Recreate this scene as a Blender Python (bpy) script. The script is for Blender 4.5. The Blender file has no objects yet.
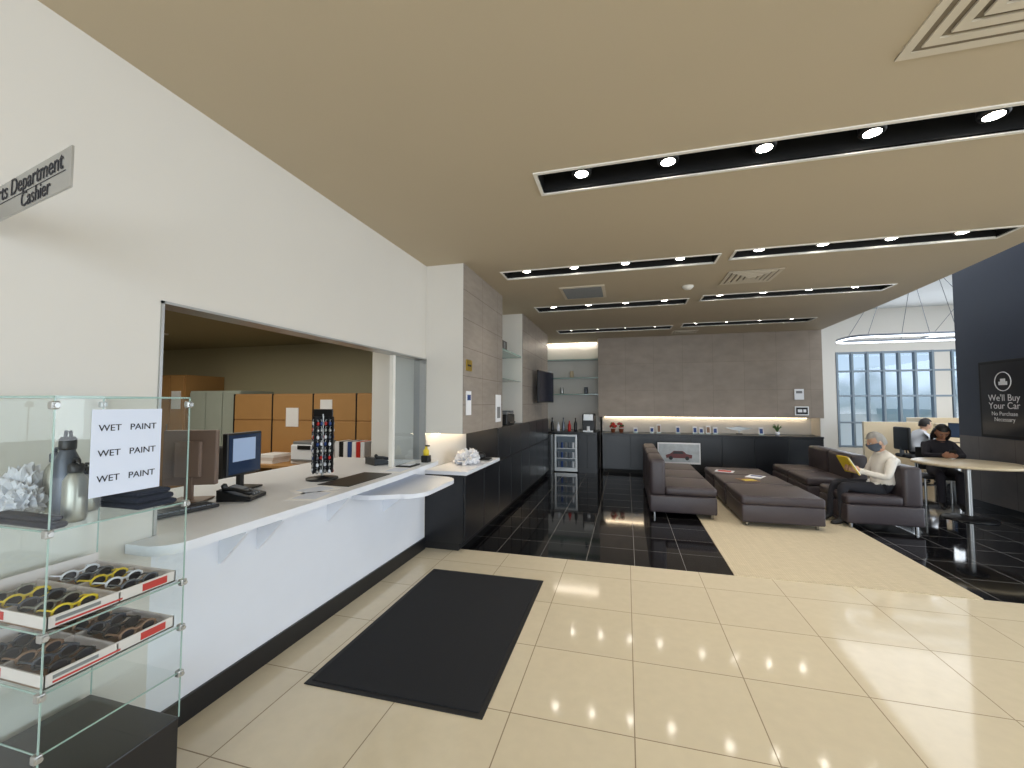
import bpy, bmesh, math, random
from mathutils import Vector, Matrix, Euler, noise as mnoise
random.seed(7)
S=bpy.context.scene
COL=S.collection
def lin(c):
    return tuple(((v/255)/12.92 if v/255<=0.04045 else ((v/255+0.055)/1.055)**2.4) for v in c)
MATS={}
def nt(name):
    m=bpy.data.materials.new(name); m.use_nodes=True
    return m,m.node_tree,m.node_tree.nodes['Principled BSDF']
def mat(name,c,rough=0.5,metal=0,noise=0.06,scale=8,bump=0.0,spec=0.5,emit=None,es=0):
    if name in MATS: return MATS[name]
    m,t,b=nt(name); L=t.links
    c=lin(c)
    b.inputs['Roughness'].default_value=rough; b.inputs['Metallic'].default_value=metal
    b.inputs['Specular IOR Level'].default_value=spec
    tc=t.nodes.new('ShaderNodeTexCoord'); n=t.nodes.new('ShaderNodeTexNoise'); n.inputs['Scale'].default_value=scale; n.inputs['Detail'].default_value=4
    L.new(tc.outputs['Object'],n.inputs['Vector'])
    mx=t.nodes.new('ShaderNodeMix'); mx.data_type='RGBA'
    mx.inputs['A'].default_value=tuple(v*(1-noise) for v in c)+(1,); mx.inputs['B'].default_value=tuple(min(1,v*(1+noise)) for v in c)+(1,)
    L.new(n.outputs['Fac'],mx.inputs['Factor']); L.new(mx.outputs['Result'],b.inputs['Base Color'])
    if bump:
        bp=t.nodes.new('ShaderNodeBump'); bp.inputs['Strength'].default_value=bump; bp.inputs['Distance'].default_value=0.01
        L.new(n.outputs['Fac'],bp.inputs['Height']); L.new(bp.outputs['Normal'],b.inputs['Normal'])
    if emit:
        b.inputs['Emission Color'].default_value=lin(emit)+(1,); b.inputs['Emission Strength'].default_value=es
    MATS[name]=m; return m
def tile(name,c,grout,w,h,off,axes='XY',mortar=0.004,rough=0.1,noise=0.08,nscale=6,stretch=(1,1,1),spec=0.5,bump=0):
    m,t,b=nt(name); L=t.links; N=t.nodes
    g=N.new('ShaderNodeNewGeometry'); sp=N.new('ShaderNodeSeparateXYZ'); cb=N.new('ShaderNodeCombineXYZ')
    L.new(g.outputs['Position'],sp.inputs[0]); L.new(sp.outputs[axes[0]],cb.inputs['X']); L.new(sp.outputs[axes[1]],cb.inputs['Y'])
    mp=N.new('ShaderNodeMapping'); mp.inputs['Location'].default_value=(-off[0]+w*50,-off[1]+h*50,0); L.new(cb.outputs[0],mp.inputs['Vector'])
    br=N.new('ShaderNodeTexBrick'); br.offset=0; br.squash=1
    br.inputs['Scale'].default_value=1; br.inputs['Brick Width'].default_value=w; br.inputs['Row Height'].default_value=h
    br.inputs['Mortar Size'].default_value=mortar; br.inputs['Mortar Smooth'].default_value=0.1; br.inputs['Bias'].default_value=0
    c=lin(c)
    br.inputs['Color1'].default_value=tuple(v*0.97 for v in c)+(1,); br.inputs['Color2'].default_value=tuple(min(1,v*1.03) for v in c)+(1,)
    br.inputs['Mortar'].default_value=lin(grout)+(1,)
    L.new(mp.outputs[0],br.inputs['Vector'])
    n=N.new('ShaderNodeTexNoise'); n.inputs['Scale'].default_value=nscale; n.inputs['Detail'].default_value=6
    mp2=N.new('ShaderNodeMapping'); mp2.inputs['Scale'].default_value=stretch; L.new(g.outputs['Position'],mp2.inputs['Vector']); L.new(mp2.outputs[0],n.inputs['Vector'])
    mr=N.new('ShaderNodeMapRange'); mr.inputs['To Min'].default_value=1-noise*2; mr.inputs['To Max'].default_value=1+noise*2
    L.new(n.outputs['Fac'],mr.inputs['Value'])
    mu=N.new('ShaderNodeVectorMath'); mu.operation='SCALE'; L.new(br.outputs['Color'],mu.inputs[0]); L.new(mr.outputs[0],mu.inputs['Scale'])
    L.new(mu.outputs[0],b.inputs['Base Color'])
    ra=N.new('ShaderNodeMapRange'); ra.inputs['To Min'].default_value=rough; ra.inputs['To Max'].default_value=0.7; L.new(br.outputs['Fac'],ra.inputs['Value'])
    L.new(ra.outputs[0],b.inputs['Roughness']); b.inputs['Specular IOR Level'].default_value=spec
    if bump:
        bp=N.new('ShaderNodeBump'); bp.inputs['Strength'].default_value=bump; bp.inputs['Distance'].default_value=0.003
        L.new(n.outputs['Fac'],bp.inputs['Height']); L.new(bp.outputs['Normal'],b.inputs['Normal'])
    MATS[name]=m; return m
def glassmat(name,tint=(250,253,252),refl=0.04,rough=0.0):
    m=bpy.data.materials.new(name); m.use_nodes=True; t=m.node_tree; t.nodes.clear(); L=t.links
    o=t.nodes.new('ShaderNodeOutputMaterial'); tr=t.nodes.new('ShaderNodeBsdfTransparent'); gl=t.nodes.new('ShaderNodeBsdfGlossy')
    tr.inputs[0].default_value=lin(tint)+(1,); gl.inputs['Roughness'].default_value=rough
    fr=t.nodes.new('ShaderNodeLayerWeight'); fr.inputs['Blend'].default_value=.5
    pw=t.nodes.new('ShaderNodeMath'); pw.operation='POWER'; pw.inputs[1].default_value=4; L.new(fr.outputs['Facing'],pw.inputs[0])
    mr=t.nodes.new('ShaderNodeMapRange'); mr.inputs['To Min'].default_value=refl; mr.inputs['To Max'].default_value=.7; L.new(pw.outputs[0],mr.inputs['Value'])
    mx=t.nodes.new('ShaderNodeMixShader'); L.new(mr.outputs[0],mx.inputs[0]); L.new(tr.outputs[0],mx.inputs[1]); L.new(gl.outputs[0],mx.inputs[2]); L.new(mx.outputs[0],o.inputs[0])
    MATS[name]=m; return m
def emis(name,c,s):
    if name in MATS: return MATS[name]
    m,t,b=nt(name); b.inputs['Base Color'].default_value=lin(c)+(1,)
    b.inputs['Emission Color'].default_value=lin(c)+(1,); b.inputs['Emission Strength'].default_value=s; MATS[name]=m; return m

class O:
    def __init__(s,name,loc=(0,0,0),rz=0,parent=None,M=None):
        s.name=name; s.bm=bmesh.new(); s.mats=[]; s.M=M or (Matrix.Translation(loc)@Matrix.Rotation(math.radians(rz),4,'Z')); s.parent=parent
    def mi(s,m):
        if m not in s.mats: s.mats.append(m)
        return s.mats.index(m)
    def add(s,b,m,smooth=False):
        i=s.mi(m)
        for f in b.faces: f.material_index=i; f.smooth=smooth
        me=bpy.data.meshes.new('t'); b.to_mesh(me); b.free(); s.bm.from_mesh(me); bpy.data.meshes.remove(me)
    def box(s,x0,x1,y0,y1,z0,z1,m,bev=0,R=None,seg=2):
        b=bmesh.new(); bmesh.ops.create_cube(b,size=1)
        sx,sy,sz=x1-x0,y1-y0,z1-z0
        bmesh.ops.scale(b,vec=(sx,sy,sz),verts=b.verts)
        if bev: bmesh.ops.bevel(b,geom=b.edges[:],offset=min(bev,0.49*min(abs(sx),abs(sy),abs(sz))),segments=seg,affect='EDGES',profile=0.5)
        if R is not None: bmesh.ops.transform(b,matrix=R.to_4x4(),verts=b.verts)
        bmesh.ops.translate(b,vec=((x0+x1)/2,(y0+y1)/2,(z0+z1)/2),verts=b.verts)
        s.add(b,m,bool(bev) and seg>2); return s
    def cyl(s,p0,p1,r,m,r2=None,seg=20,smooth=True):
        p0=Vector(p0);p1=Vector(p1);d=p1-p0; b=bmesh.new()
        bmesh.ops.create_cone(b,cap_ends=True,segments=seg,radius1=r,radius2=r if r2 is None else r2,depth=d.length)
        bmesh.ops.transform(b,matrix=Matrix.Translation((p0+p1)/2)@d.to_track_quat('Z','Y').to_matrix().to_4x4(),verts=b.verts)
        s.add(b,m,False)
        return s
    def sph(s,c,r,m,seg=16,R=None):
        if not hasattr(r,'__len__'): r=(r,r,r)
        b=bmesh.new(); bmesh.ops.create_uvsphere(b,u_segments=seg,v_segments=max(6,seg*3//4),radius=1)
        bmesh.ops.scale(b,vec=r,verts=b.verts)
        if R is not None: bmesh.ops.transform(b,matrix=R.to_4x4(),verts=b.verts)
        bmesh.ops.translate(b,vec=c,verts=b.verts); s.add(b,m,True); return s
    def crumple(s,c,r,m,fr=3,amp=.5,sd=0):
        b=bmesh.new(); bmesh.ops.create_icosphere(b,subdivisions=4,radius=1)
        for v in b.verts:
            p=v.co.copy(); q=p*fr+Vector((sd,sd*2,0))
            k=1-amp*abs(mnoise.noise(q))*1.6-amp*.6*abs(mnoise.noise(q*2.7))
            if p.z<-.3: p.z=-.3
            v.co=Vector((p.x*k*r[0],p.y*k*r[1],(p.z*k+.3)*r[2]))
        bmesh.ops.translate(b,vec=c,verts=b.verts); s.add(b,m,False); return s
    def lathe(s,c,prof,m,seg=20):
        b=bmesh.new(); rings=[]
        for r,z in prof:
            rings.append([b.verts.new((c[0]+r*math.cos(2*math.pi*k/seg),c[1]+r*math.sin(2*math.pi*k/seg),c[2]+z)) for k in range(seg)])
        for a,d in zip(rings,rings[1:]):
            for k in range(seg): b.faces.new((a[k],a[(k+1)%seg],d[(k+1)%seg],d[k]))
        b.faces.new(rings[0][::-1]); b.faces.new(rings[-1]); s.add(b,m,True); return s
    def tube(s,pts,rad,m,seg=10,closed=False):
        pts=[Vector(p) for p in pts]; n=len(pts)
        if not hasattr(rad,'__len__'): rad=[rad]*n
        b=bmesh.new(); rings=[]; up=None
        P=list(pts);Rr=list(rad)
        for i in range(n):
            if closed: d=P[(i+1)%n]-P[i-1]
            else: d=P[min(i+1,n-1)]-P[max(i-1,0)]
            d.normalize()
            if up is None:
                up=Vector((0,0,1)) if abs(d.z)<.9 else Vector((1,0,0))
            u=d.cross(up); 
            if u.length<1e-4: u=d.cross(Vector((0,1,0)))
            u.normalize(); v=d.cross(u).normalized(); up=u.cross(d).normalized()
            rings.append((P[i],u,v,d,Rr[i]))
        def ring(c,u,v,r): return [b.verts.new(c+u*r*math.cos(2*math.pi*k/seg)+v*r*math.sin(2*math.pi*k/seg)) for k in range(seg)]
        RR=[]
        if not closed:
            c,u,v,d,r=rings[0]; RR.append(ring(c-d*r*.8,u,v,r*.5))
        for c,u,v,d,r in rings: RR.append(ring(c,u,v,r))
        if not closed:
            c,u,v,d,r=rings[-1]; RR.append(ring(c+d*r*.8,u,v,r*.5))
        pr=list(zip(RR,RR[1:]))
        if closed: pr.append((RR[-1],RR[0]))
        for a,e in pr:
            for k in range(seg): b.faces.new((a[k],a[(k+1)%seg],e[(k+1)%seg],e[k]))
        if not closed: b.faces.new(RR[0][::-1]); b.faces.new(RR[-1])
        bmesh.ops.recalc_face_normals(b,faces=b.faces)
        s.add(b,m,True); return s
    def prism(s,pts,m,d,bev=0):
        b=bmesh.new(); vs=[b.verts.new(p) for p in pts]; f=b.faces.new(vs)
        r=bmesh.ops.extrude_face_region(b,geom=[f]); vv=[g for g in r['geom'] if isinstance(g,bmesh.types.BMVert)]
        bmesh.ops.translate(b,vec=d,verts=vv); bmesh.ops.recalc_face_normals(b,faces=b.faces)
        s.add(b,m); return s
    def quad(s,pts,m):
        b=bmesh.new(); b.faces.new([b.verts.new(p) for p in pts]); s.add(b,m); return s
    def done(s):
        me=bpy.data.meshes.new(s.name); s.bm.to_mesh(me); s.bm.free()
        for m in s.mats: me.materials.append(m)
        o=bpy.data.objects.new(s.name,me); COL.objects.link(o); o.matrix_world=s.M
        if s.parent: o.parent=s.parent; o.matrix_parent_inverse=s.parent.matrix_world.inverted()
        return o
def empty(name,loc=(0,0,0)):
    e=bpy.data.objects.new(name,None); COL.objects.link(e); e.location=loc; e.empty_display_size=.1
    bpy.context.view_layer.update(); return e
def text(body,size,M,m,parent,name='text',align='CENTER',ext=0.0006):
    c=bpy.data.curves.new(name,'FONT'); c.body=body; c.size=size; c.align_x=align; c.align_y='CENTER'; c.extrude=ext
    c.materials.append(m); o=bpy.data.objects.new(name,c); COL.objects.link(o)
    o.parent=parent; o.matrix_parent_inverse=parent.matrix_world.inverted(); o.matrix_world=M; return o
def frame(origin,xdir,ydir):
    x=Vector(xdir).normalized(); y=Vector(ydir).normalized(); z=x.cross(y)
    M=Matrix((x,y,z)).transposed().to_4x4(); M.translation=Vector(origin); return M

# ---------------- materials
WHITE=mat('wall_paint_offwhite',(217,213,206),.6,noise=.02,scale=3)
WHITE2=mat('laminate_white',(230,233,240),.35,noise=.02)
CEIL=mat('ceiling_paint_tan',(190,176,152),.8,noise=.015,scale=2)
CEILW=mat('ceiling_white',(225,228,230),.8,noise=.02)
BLACK=mat('black_laminate',(22,23,27),.3,noise=.1)
BLACKM=mat('black_matte',(16,16,17),.6)
PLAS=mat('black_plastic',(24,24,26),.4)
GREYP=mat('grey_plastic',(120,122,124),.4)
TRIM=mat('trim_white',(235,232,225),.4)
STEEL=mat('brushed_steel',(180,180,178),.32,.85,noise=.05,scale=30)
DSTEEL=mat('dark_steel',(105,110,118),.35,.7)
LEATHER=mat('dark_brown_leather',(64,56,59),.42,noise=.12,scale=25,bump=.12)
FEET=mat('chrome_foot',(150,150,150),.2,1)
WOOD=mat('maple_laminate',(178,134,82),.45,noise=.12,scale=4)
WOODL=mat('light_maple',(214,194,160),.4,noise=.06,scale=5)
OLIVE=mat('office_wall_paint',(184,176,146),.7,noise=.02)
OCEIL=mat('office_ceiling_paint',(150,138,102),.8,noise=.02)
LOCK=mat('locker_greygreen',(178,186,176),.5)
PAPER=mat('paper_white',(240,240,242),.7,noise=.01)
PAPERB=mat('paper_bluish',(215,223,240),.7,noise=.02)
INK=mat('ink_black',(25,25,35),.6)
RED=mat('red_print',(190,40,34),.5)
YEL=mat('yellow_plastic',(228,200,50),.4)
BLUE=mat('blue_print',(40,70,130),.5)
GREEN=mat('leaf_green',(60,100,48),.6)
CARD=mat('cardboard_tray',(216,208,204),.6)
CARDB=mat('cardboard_brown',(140,108,84),.6)
SCREEN=mat('monitor_screen',(30,40,60),.15,emit=(60,90,130),es=.12)
GL=glassmat('clear_glass'); GLW=glassmat('window_glass',(225,236,244),.05)
GEDGE=mat('glass_edge',(150,176,168),.15,noise=.02,spec=.8)
NAVY=mat('navy_panel',(44,52,70),.45)
CREAMT=tile('floor_tile_cream',(215,202,175),(140,122,96),.6,.6,(.02,.30),mortar=.003,rough=.075,noise=.03,nscale=14,spec=.6)
BLKT=tile('floor_tile_black',(17,17,19),(120,116,112),.46,.46,(.06,4.24-9*.46),mortar=.0025,rough=.06,noise=.1,nscale=5,spec=.8)
TAUPEB=tile('wall_tile_taupe',(150,137,124),(132,119,107),.61,.61,(-.62,1.22),'XZ',mortar=.003,rough=.45,noise=.12,nscale=4,stretch=(1,1,1.6))
TAUPES=tile('wall_tile_taupe_side',(150,140,130),(118,109,101),.61,.31,(4.15,1.22),'YZ',mortar=.003,rough=.4,noise=.12,nscale=5,stretch=(1,1,4))
TAUPER=tile('wall_tile_taupe_dark',(104,98,96),(76,70,68),.61,.61,(0,0),'YZ',mortar=.003,rough=.4,noise=.14,nscale=5)
RUGM=tile('rug_beige',(200,186,158),(188,172,142),.02,.5,(0,0),mortar=.002,rough=.95,noise=.12,nscale=8,stretch=(1,14,1),bump=.2)
MATM=mat('entrance_mat_pile',(24,25,29),.95,noise=.5,scale=180,bump=.5)
RUBB=mat('mat_rubber_edge',(14,14,15),.6)

# ---------------- room shell
def slab(name,x0,x1,y0,y1,z0,z1,m):
    o=O(name); o.box(x0,x1,y0,y1,z0,z1,m); return o.done()
YB=4.24; XE=12
slab('floor',-9.0,XE,-5,YB,-.1,0,CREAMT)
slab('floor.001',-9.0,XE,YB,16,-.1,0,BLKT)
ZC=3.05
slots=[(-.55,2.95,2.64,2.90,[-.27+.545*i for i in range(6)]),
 (-1.36,.92,4.57,4.84,[-1.1,-.55,0.01,.57]),(1.07,3.25,4.51,4.76,[1.3,1.85,2.4,2.93]),
 (-1.36,.87,6.42,6.74,[-1.1,-.55,0.01,.57]),(1.07,3.28,6.31,6.60,[1.3,1.85,2.4,2.93]),
 (-1.36,.87,8.6,8.95,[-1.1,-.55,0.01,.57]),(1.07,3.23,8.45,8.8,[1.3,1.85,2.4,2.93])]
c=O('ceiling')
XR=3.35
def crect(x0,x1,y0,y1):
    if x1-x0>1e-4 and y1-y0>1e-4: c.quad([(x0,y0,ZC),(x0,y1,ZC),(x1,y1,ZC),(x1,y0,ZC)],CEIL)
def column(xa,xb,sl):
    sl=sorted(sl,key=lambda s:s[2]); y=-4.5
    for s in sl:
        crect(xa,xb,y,s[2]); crect(xa,max(xa,s[0]),s[2],s[3]); crect(min(xb,s[1]),xb,s[2],s[3]); y=s[3]
    crect(xa,xb,y,11.0)
column(-2.3,1.0,[slots[0],slots[1],slots[3],slots[5]])
column(1.0,XR,[slots[0],slots[2],slots[4],slots[6]])
edge=[(3.2,-4.5),(3.3,0),(3.42,3),(3.6,5.06),(3.69,6.1),(3.76,7.17),(3.82,8.5),(3.87,9.9),(3.9,11)]
def ex(y):
    for (a,b),(p,q) in zip(edge,edge[1:]):
        if b<=y<=q: return a+(p-a)*(y-b)/(q-b)
ys=[-4.5+i*.3875 for i in range(41)]
pts=[(ex(min(y,11)),min(y,11)) for y in ys]
for (a,y0),(b_,y1) in zip(pts,pts[1:]):
    a=max(a,XR+.01); b_=max(b_,XR+.01)
    c.quad([(XR,y0,ZC),(XR,y1,ZC),(b_,y1,ZC),(a,y0,ZC)],CEIL)
    c.quad([(a,y0,ZC),(b_,y1,ZC),(b_,y1,4.2),(a,y0,4.2)],CEILW)
for s in slots:
    x0,x1,y0,y1=s[:4]; z1=ZC+.16
    c.quad([(x0,y0,z1),(x0,y1,z1),(x1,y1,z1),(x1,y0,z1)],BLACKM)
    c.quad([(x0,y0,ZC),(x0,y0,z1),(x1,y0,z1),(x1,y0,ZC)],BLACKM); c.quad([(x0,y1,ZC),(x1,y1,ZC),(x1,y1,z1),(x0,y1,z1)],BLACKM)
    c.quad([(x0,y0,ZC),(x0,y1,ZC),(x0,y1,z1),(x0,y0,z1)],BLACKM); c.quad([(x1,y0,ZC),(x1,y0,z1),(x1,y1,z1),(x1,y1,ZC)],BLACKM)
c.done()
LAMP=emis('downlight_lens',(255,248,236),30)
def spot(x,y,z,e,ang=100,col=(1,.93,.84),r=.04,name='downlight_beam',parent=None):
    l=bpy.data.lights.new(name,'SPOT'); l.energy=e; l.spot_size=math.radians(ang); l.spot_blend=.7; l.color=col; l.shadow_soft_size=r
    o=bpy.data.objects.new(name,l); COL.objects.link(o); o.location=(x,y,z)
    if parent: o.parent=parent; o.matrix_parent_inverse=parent.matrix_world.inverted()
    return o
for i,s in enumerate(slots):
    x0,x1,y0,y1=s[:4]; w=.022
    t=O('trim_%d'%(i+1))
    t.box(x0-w,x1+w,y0-w,y0,ZC-.008,ZC+.01,TRIM).box(x0-w,x1+w,y1,y1+w,ZC-.008,ZC+.01,TRIM)
    t.box(x0-w,x0,y0,y1,ZC-.008,ZC+.01,TRIM).box(x1,x1+w,y0,y1,ZC-.008,ZC+.01,TRIM); t.done()
    ym=(y0+y1)/2
    for x in s[4]:
        d=O('recessed_downlight',(x,ym,0))
        d.lathe((0,0,ZC+.03),[(.062,0),(.066,.01),(.066,.13),(.05,.13),(.05,.03),(.055,0)],PLAS)
        d.cyl((0,0,ZC+.028),(0,0,ZC+.04),.043,LAMP); ob=d.done()
        spot(x,ym,ZC+.015,20,parent=ob)
slab('ceiling.001',-9,XE,-5,16,4.2,4.3,CEILW)
WY0,WY1,WZ0,WZ1=1.45,4.15,.9,2.03
w=O('wall_left')
w.box(-2.22,-2.1,-4.5,WY0,0,4.2,WHITE).box(-2.22,-2.1,WY0,WY1,0,WZ0,WHITE2).box(-2.22,-2.1,WY0,WY1,WZ1,4.2,WHITE).box(-2.22,-2.1,WY1,11,0,4.2,WHITE); w.done()
o=O('baseboard_left'); o.box(-2.1,-2.085,-4.5,4.15,0,.12,BLACK); o.done()
o=O('wall_back')
o.box(-.62,3.87,9.9,10.35,1.24,4.2,TAUPEB); o.box(-.62,3.87,10.35,10.5,0,4.2,WHITE); o.box(3.80,3.87,9.9,10.35,0,1.24,WHITE); o.done()
o=O('wall_alcove'); o.box(-2.1,-.5,10.6,10.7,0,3.05,WHITE).box(-.61,-.56,10.35,10.6,0,3.05,WHITE).done()
o=O('wall_right'); o.box(5.1,5.3,6.6,8.3,0,4.2,NAVY).box(5.085,5.1,6.6,8.3,.1,1.05,TAUPER).box(5.085,5.1,6.6,8.3,1.05,4.2,NAVY).done()
o=O('baseboard_right'); o.box(5.07,5.085,6.6,8.3,0,.1,BLACK).done()
o=O('wall_showroom'); o.box(3.87,5.8,14,14.15,0,4.2,WHITE).box(5.8,XE,14,14.15,3.0,4.2,WHITE).box(5.8,XE,14,14.15,0,.3,WHITE).box(8.1,8.45,14,14.15,.3,3,WHITE).done()
o=O('window_1')
ME=mat('window_frame_bluegrey',(120,136,150),.4)
for x in [5.83,6.2,6.57,6.94,7.31,7.68,8.07,8.5,9.1,9.7,10.3,10.9,11.5,11.97]: o.box(x-.025,x+.025,13.98,14.1,.3,3.0,ME)
for z in [.33,1.0,1.75,2.45,2.97]: o.box(5.8,XE,13.99,14.09,z-.025,z+.025,ME)
o.quad([(5.8,14.04,.3),(XE,14.04,.3),(XE,14.04,3),(5.8,14.04,3)],GLW); o.done()
o=O('wall_far_right'); o.box(XE,XE+.1,-5,14,0,.4,WHITE).box(XE,XE+.1,-5,14,3.4,4.2,WHITE).done()
o=O('wall_rear'); o.box(-9,XE,-4.6,-4.5,0,.2,WHITE).box(-9,XE,-4.6,-4.5,3.0,4.2,WHITE)
for x in [-2.1,-.3,1.5,3.3,5.1,6.9,8.7,10.5]: o.box(x-.06,x+.06,-4.6,-4.5,.2,3.0,GREYP)
o.done()
# office shell
o=O('wall_office'); o.box(-9,-2.22,6.0,6.1,0,4.2,OLIVE).box(-9.1,-9,-1,6,0,4.2,OLIVE).box(-9,-2.22,-1.1,-1,0,4.2,OLIVE).done()
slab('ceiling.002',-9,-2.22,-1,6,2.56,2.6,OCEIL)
slab('floor.002',-9,-2.23,-1,6,0,.01,mat('office_carpet',(110,104,96),.95))
for x,y in [(-5.2,3.3),(-4.2,4.6),(-3.6,2.2),(-6.5,4.5)]:
    d=O('recessed_downlight',(x,y,0)); d.lathe((0,0,2.545),[(.09,0),(.09,.014),(.07,.014),(.07,0)],TRIM); d.cyl((0,0,2.55),(0,0,2.558),.068,emis('office_lens',(255,240,215),5)); d.done()
# ---------------- service window trim & sliding pane
o=O('window_2')
o.box(-2.23,-2.09,WY0-.0,WY0+.012,WZ0+.045,WZ1,STEEL).box(-2.23,-2.09,WY0,WY1,WZ1-.012,WZ1,STEEL).box(-2.23,-2.09,WY1-.02,WY1,WZ0+.045,WZ1,STEEL)
o.box(-2.18,-2.14,3.56,3.60,WZ0+.045,WZ1-.02,TRIM).quad([(-2.16,3.6,WZ0+.045),(-2.16,4.13,WZ0+.045),(-2.16,4.13,WZ1-.02),(-2.16,3.6,WZ1-.02)],GLW)
o.done()
o=O('wall_office_partition'); o.box(-2.78,-2.22,4.18,4.28,0,2.56,WHITE).done()
# ---------------- service counter
def arc(cx,cy,r,a0,a1,n=10): return [(cx+r*math.cos(math.radians(a0+(a1-a0)*i/n)),cy+r*math.sin(math.radians(a0+(a1-a0)*i/n))) for i in range(n+1)]
o=O('service_counter')
outl=[(-2.235,1.47),(-2.095,1.47),(-2.095,1.34)]+arc(-1.99,1.46,.12,-90,0)+[(-1.855,2.4),(-1.865,3.2),(-1.91,4.0),(-1.94,4.145),(-2.235,4.145)]
o.prism([(x,y,.90) for x,y in outl],WHITE2,(0,0,.042))
o.box(-3.15,-2.235,1.3,4.12,.895,.94,WHITE2,.004)
o.box(-3.13,-3.09,1.3,4.1,.012,.9,WHITE2)
for y in [1.78,2.02,2.62]:
    o.prism([(-2.1,y,.9),(-1.92,y,.9),(-1.92,y,.87),(-2.085,y,.70),(-2.1,y,.70)],WHITE2,(0,.022,0))
o.done()
o=O('wheelchair_ledge')
pl=[(-2.1,2.9)]+[(-1.95,2.92)]+arc(-1.78,3.22,.2,-80,0,8)+arc(-1.78,3.68,.2,0,85,8)+[(-2.1,3.92)]
o.prism([(x,y,.79) for x,y in pl],WHITE2,(0,0,.035))
o.prism([(-2.1,3.35,.79),(-1.8,3.35,.79),(-1.85,3.35,.76),(-2.1,3.35,.58)],WHITE2,(0,.02,0)); o.done()
# ---------------- niche cabinets & piers
o=O('wall_pier'); o.box(-2.1,-1.67,4.15,5.6,1.223,3.05,WHITE).box(-1.67,-1.66,4.155,5.6,1.223,3.05,TAUPES).done()
o=O('wall_pier.001'); o.box(-2.1,-1.67,6.8,9.1,1.223,3.05,WHITE).box(-1.67,-1.66,6.8,9.1,1.223,3.05,TAUPES).done()
o=O('low_cabinet')
o.box(-2.1,-1.66,4.16,9.1,.08,.79,BLACK).box(-2.1,-1.72,4.18,9.1,0,.08,BLACKM).box(-2.1,-1.62,4.15,5.35,.79,.83,WHITE2,.004)
y=4.17
while y<9.05:
    o.box(-1.66,-1.642,y,min(y+.60,9.08),.1,.78,BLACK,.003); y+=.615
o.box(-2.1,-1.66,5.36,9.1,.79,1.22,BLACK)
y=5.37
while y<9.05:
    o.box(-1.66,-1.642,y,min(y+.60,9.08),.80,1.21,BLACK,.003); y+=.615
o.done()
LED=emis('led_strip',(255,232,196),10)
o=O('led_strip'); o.box(-2.05,-2.02,4.2,5.3,1.205,1.219,LED).done()
o=O('led_strip'); o.box(-.5,3.7,10.28,10.30,1.22,1.238,LED).done()
o=O('led_strip'); o.box(-2.0,-.7,10.52,10.55,3.02,3.04,emis('led_white',(255,246,235),12)).done()
o=O('niche_shelf'); o.box(-2.1,-1.68,5.61,6.79,2.3,2.33,GEDGE).box(-2.1,-1.68,5.61,6.79,1.9,1.905,GEDGE).done()
o=O('speaker'); o.box(-1.95,-1.72,5.75,6.05,2.33,2.47,PLAS,.01).cyl((-1.72,5.9,2.4),(-1.715,5.9,2.4),.05,GREYP).done()
o=O('back_counter')
o.box(-.53,3.79,9.75,10.34,.08,.84,BLACK).box(-.5,3.79,9.8,10.3,0,.08,BLACKM).box(-.55,3.79,9.72,10.34,.84,.875,BLACK,.004)
for i in range(7): o.box(-.53+i*.617,-.53+i*.617+.605,9.735,9.75,.1,.83,BLACK,.003)
o.done()
o=O('coffee_counter')
o.box(-1.05,-.63,9.5,10.55,0,.86,BLACK).box(-2.08,-1.6,9.13,10.55,0,.86,BLACK).box(-1.6,-1.05,9.9,10.55,0,.86,BLACK).box(-2.08,-.62,9.46,10.58,.86,.90,BLACK,.004)
for k in range(2): o.box(-1.04+k*.2,-.85+k*.2,9.485,9.5,.1,.84,BLACK,.003)
o.done()
o=O('beverage_fridge')
o.box(-1.58,-1.07,9.55,9.88,.02,.84,DSTEEL).box(-1.54,-1.11,9.53,9.55,.1,.8,mat('fridge_interior',(96,108,118),.3)).box(-1.58,-1.54,9.50,9.55,.02,.84,STEEL).box(-1.11,-1.07,9.5,9.55,.02,.84,STEEL).box(-1.54,-1.11,9.5,9.55,.8,.84,STEEL).box(-1.54,-1.11,9.5,9.55,.02,.1,STEEL)
for z in (.3,.52): o.box(-1.54,-1.11,9.51,9.53,z,z+.015,STEEL)
for z in (.11,.315,.535):
    for k in range(5): o.cyl((-1.50+k*.085,9.515,z),(-1.50+k*.085,9.515,z+.13),.024,[DSTEEL,BLUE,GREYP,DSTEEL,WHITE2][k],seg=10)
o.done()
o=O('wall_shelf');
for z in (1.75,2.15,2.6): o.box(-2.08,-.62,10.3,10.6,z,z+.025,GEDGE)
o.done()
o=O('coffee_machine'); o.box(-.98,-.7,9.75,10.15,.9,1.3,PLAS,.02).box(-.95,-.73,9.68,9.75,1.15,1.3,STEEL,.01).box(-.95,-.73,9.62,9.78,.9,.93,STEEL).cyl((-.84,9.7,.93),(-.84,9.7,1.02),.035,PAPER).done()
for i,(x,cc,h) in enumerate([(-1.95,PLAS,.31),(-1.82,WOODL,.2),(-1.68,PLAS,.31),(-1.54,WHITE2,.2),(-1.42,DSTEEL,.31),(-1.28,RED,.24),(-1.14,PLAS,.31)]):
    f=h/.31
    o=O('syrup_bottle',(x,9.8,.9)); o.lathe((0,0,0),[(.035,0),(.037,.02),(.037,.18*f),(.014,.24*f),(.013,.29*f),(.018,.295*f),(.018,.31*f)],cc,14); o.done()
for i,x in enumerate([-1.9,-1.6,-1.35,-1.0]):
    o=O('storage_jar',(x+.05,10.45,1.777 if i%2 else 2.177)); o.lathe((0,0,0),[(.045,0),(.05,.02),(.05,.12),(.04,.14),(.045,.145),(.045,.165)],[WHITE2,STEEL,WOODL,DSTEEL][i%4],14); o.done()
o=O('paper_cup_stack',(-1.75,10.2,.9)); 
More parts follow.
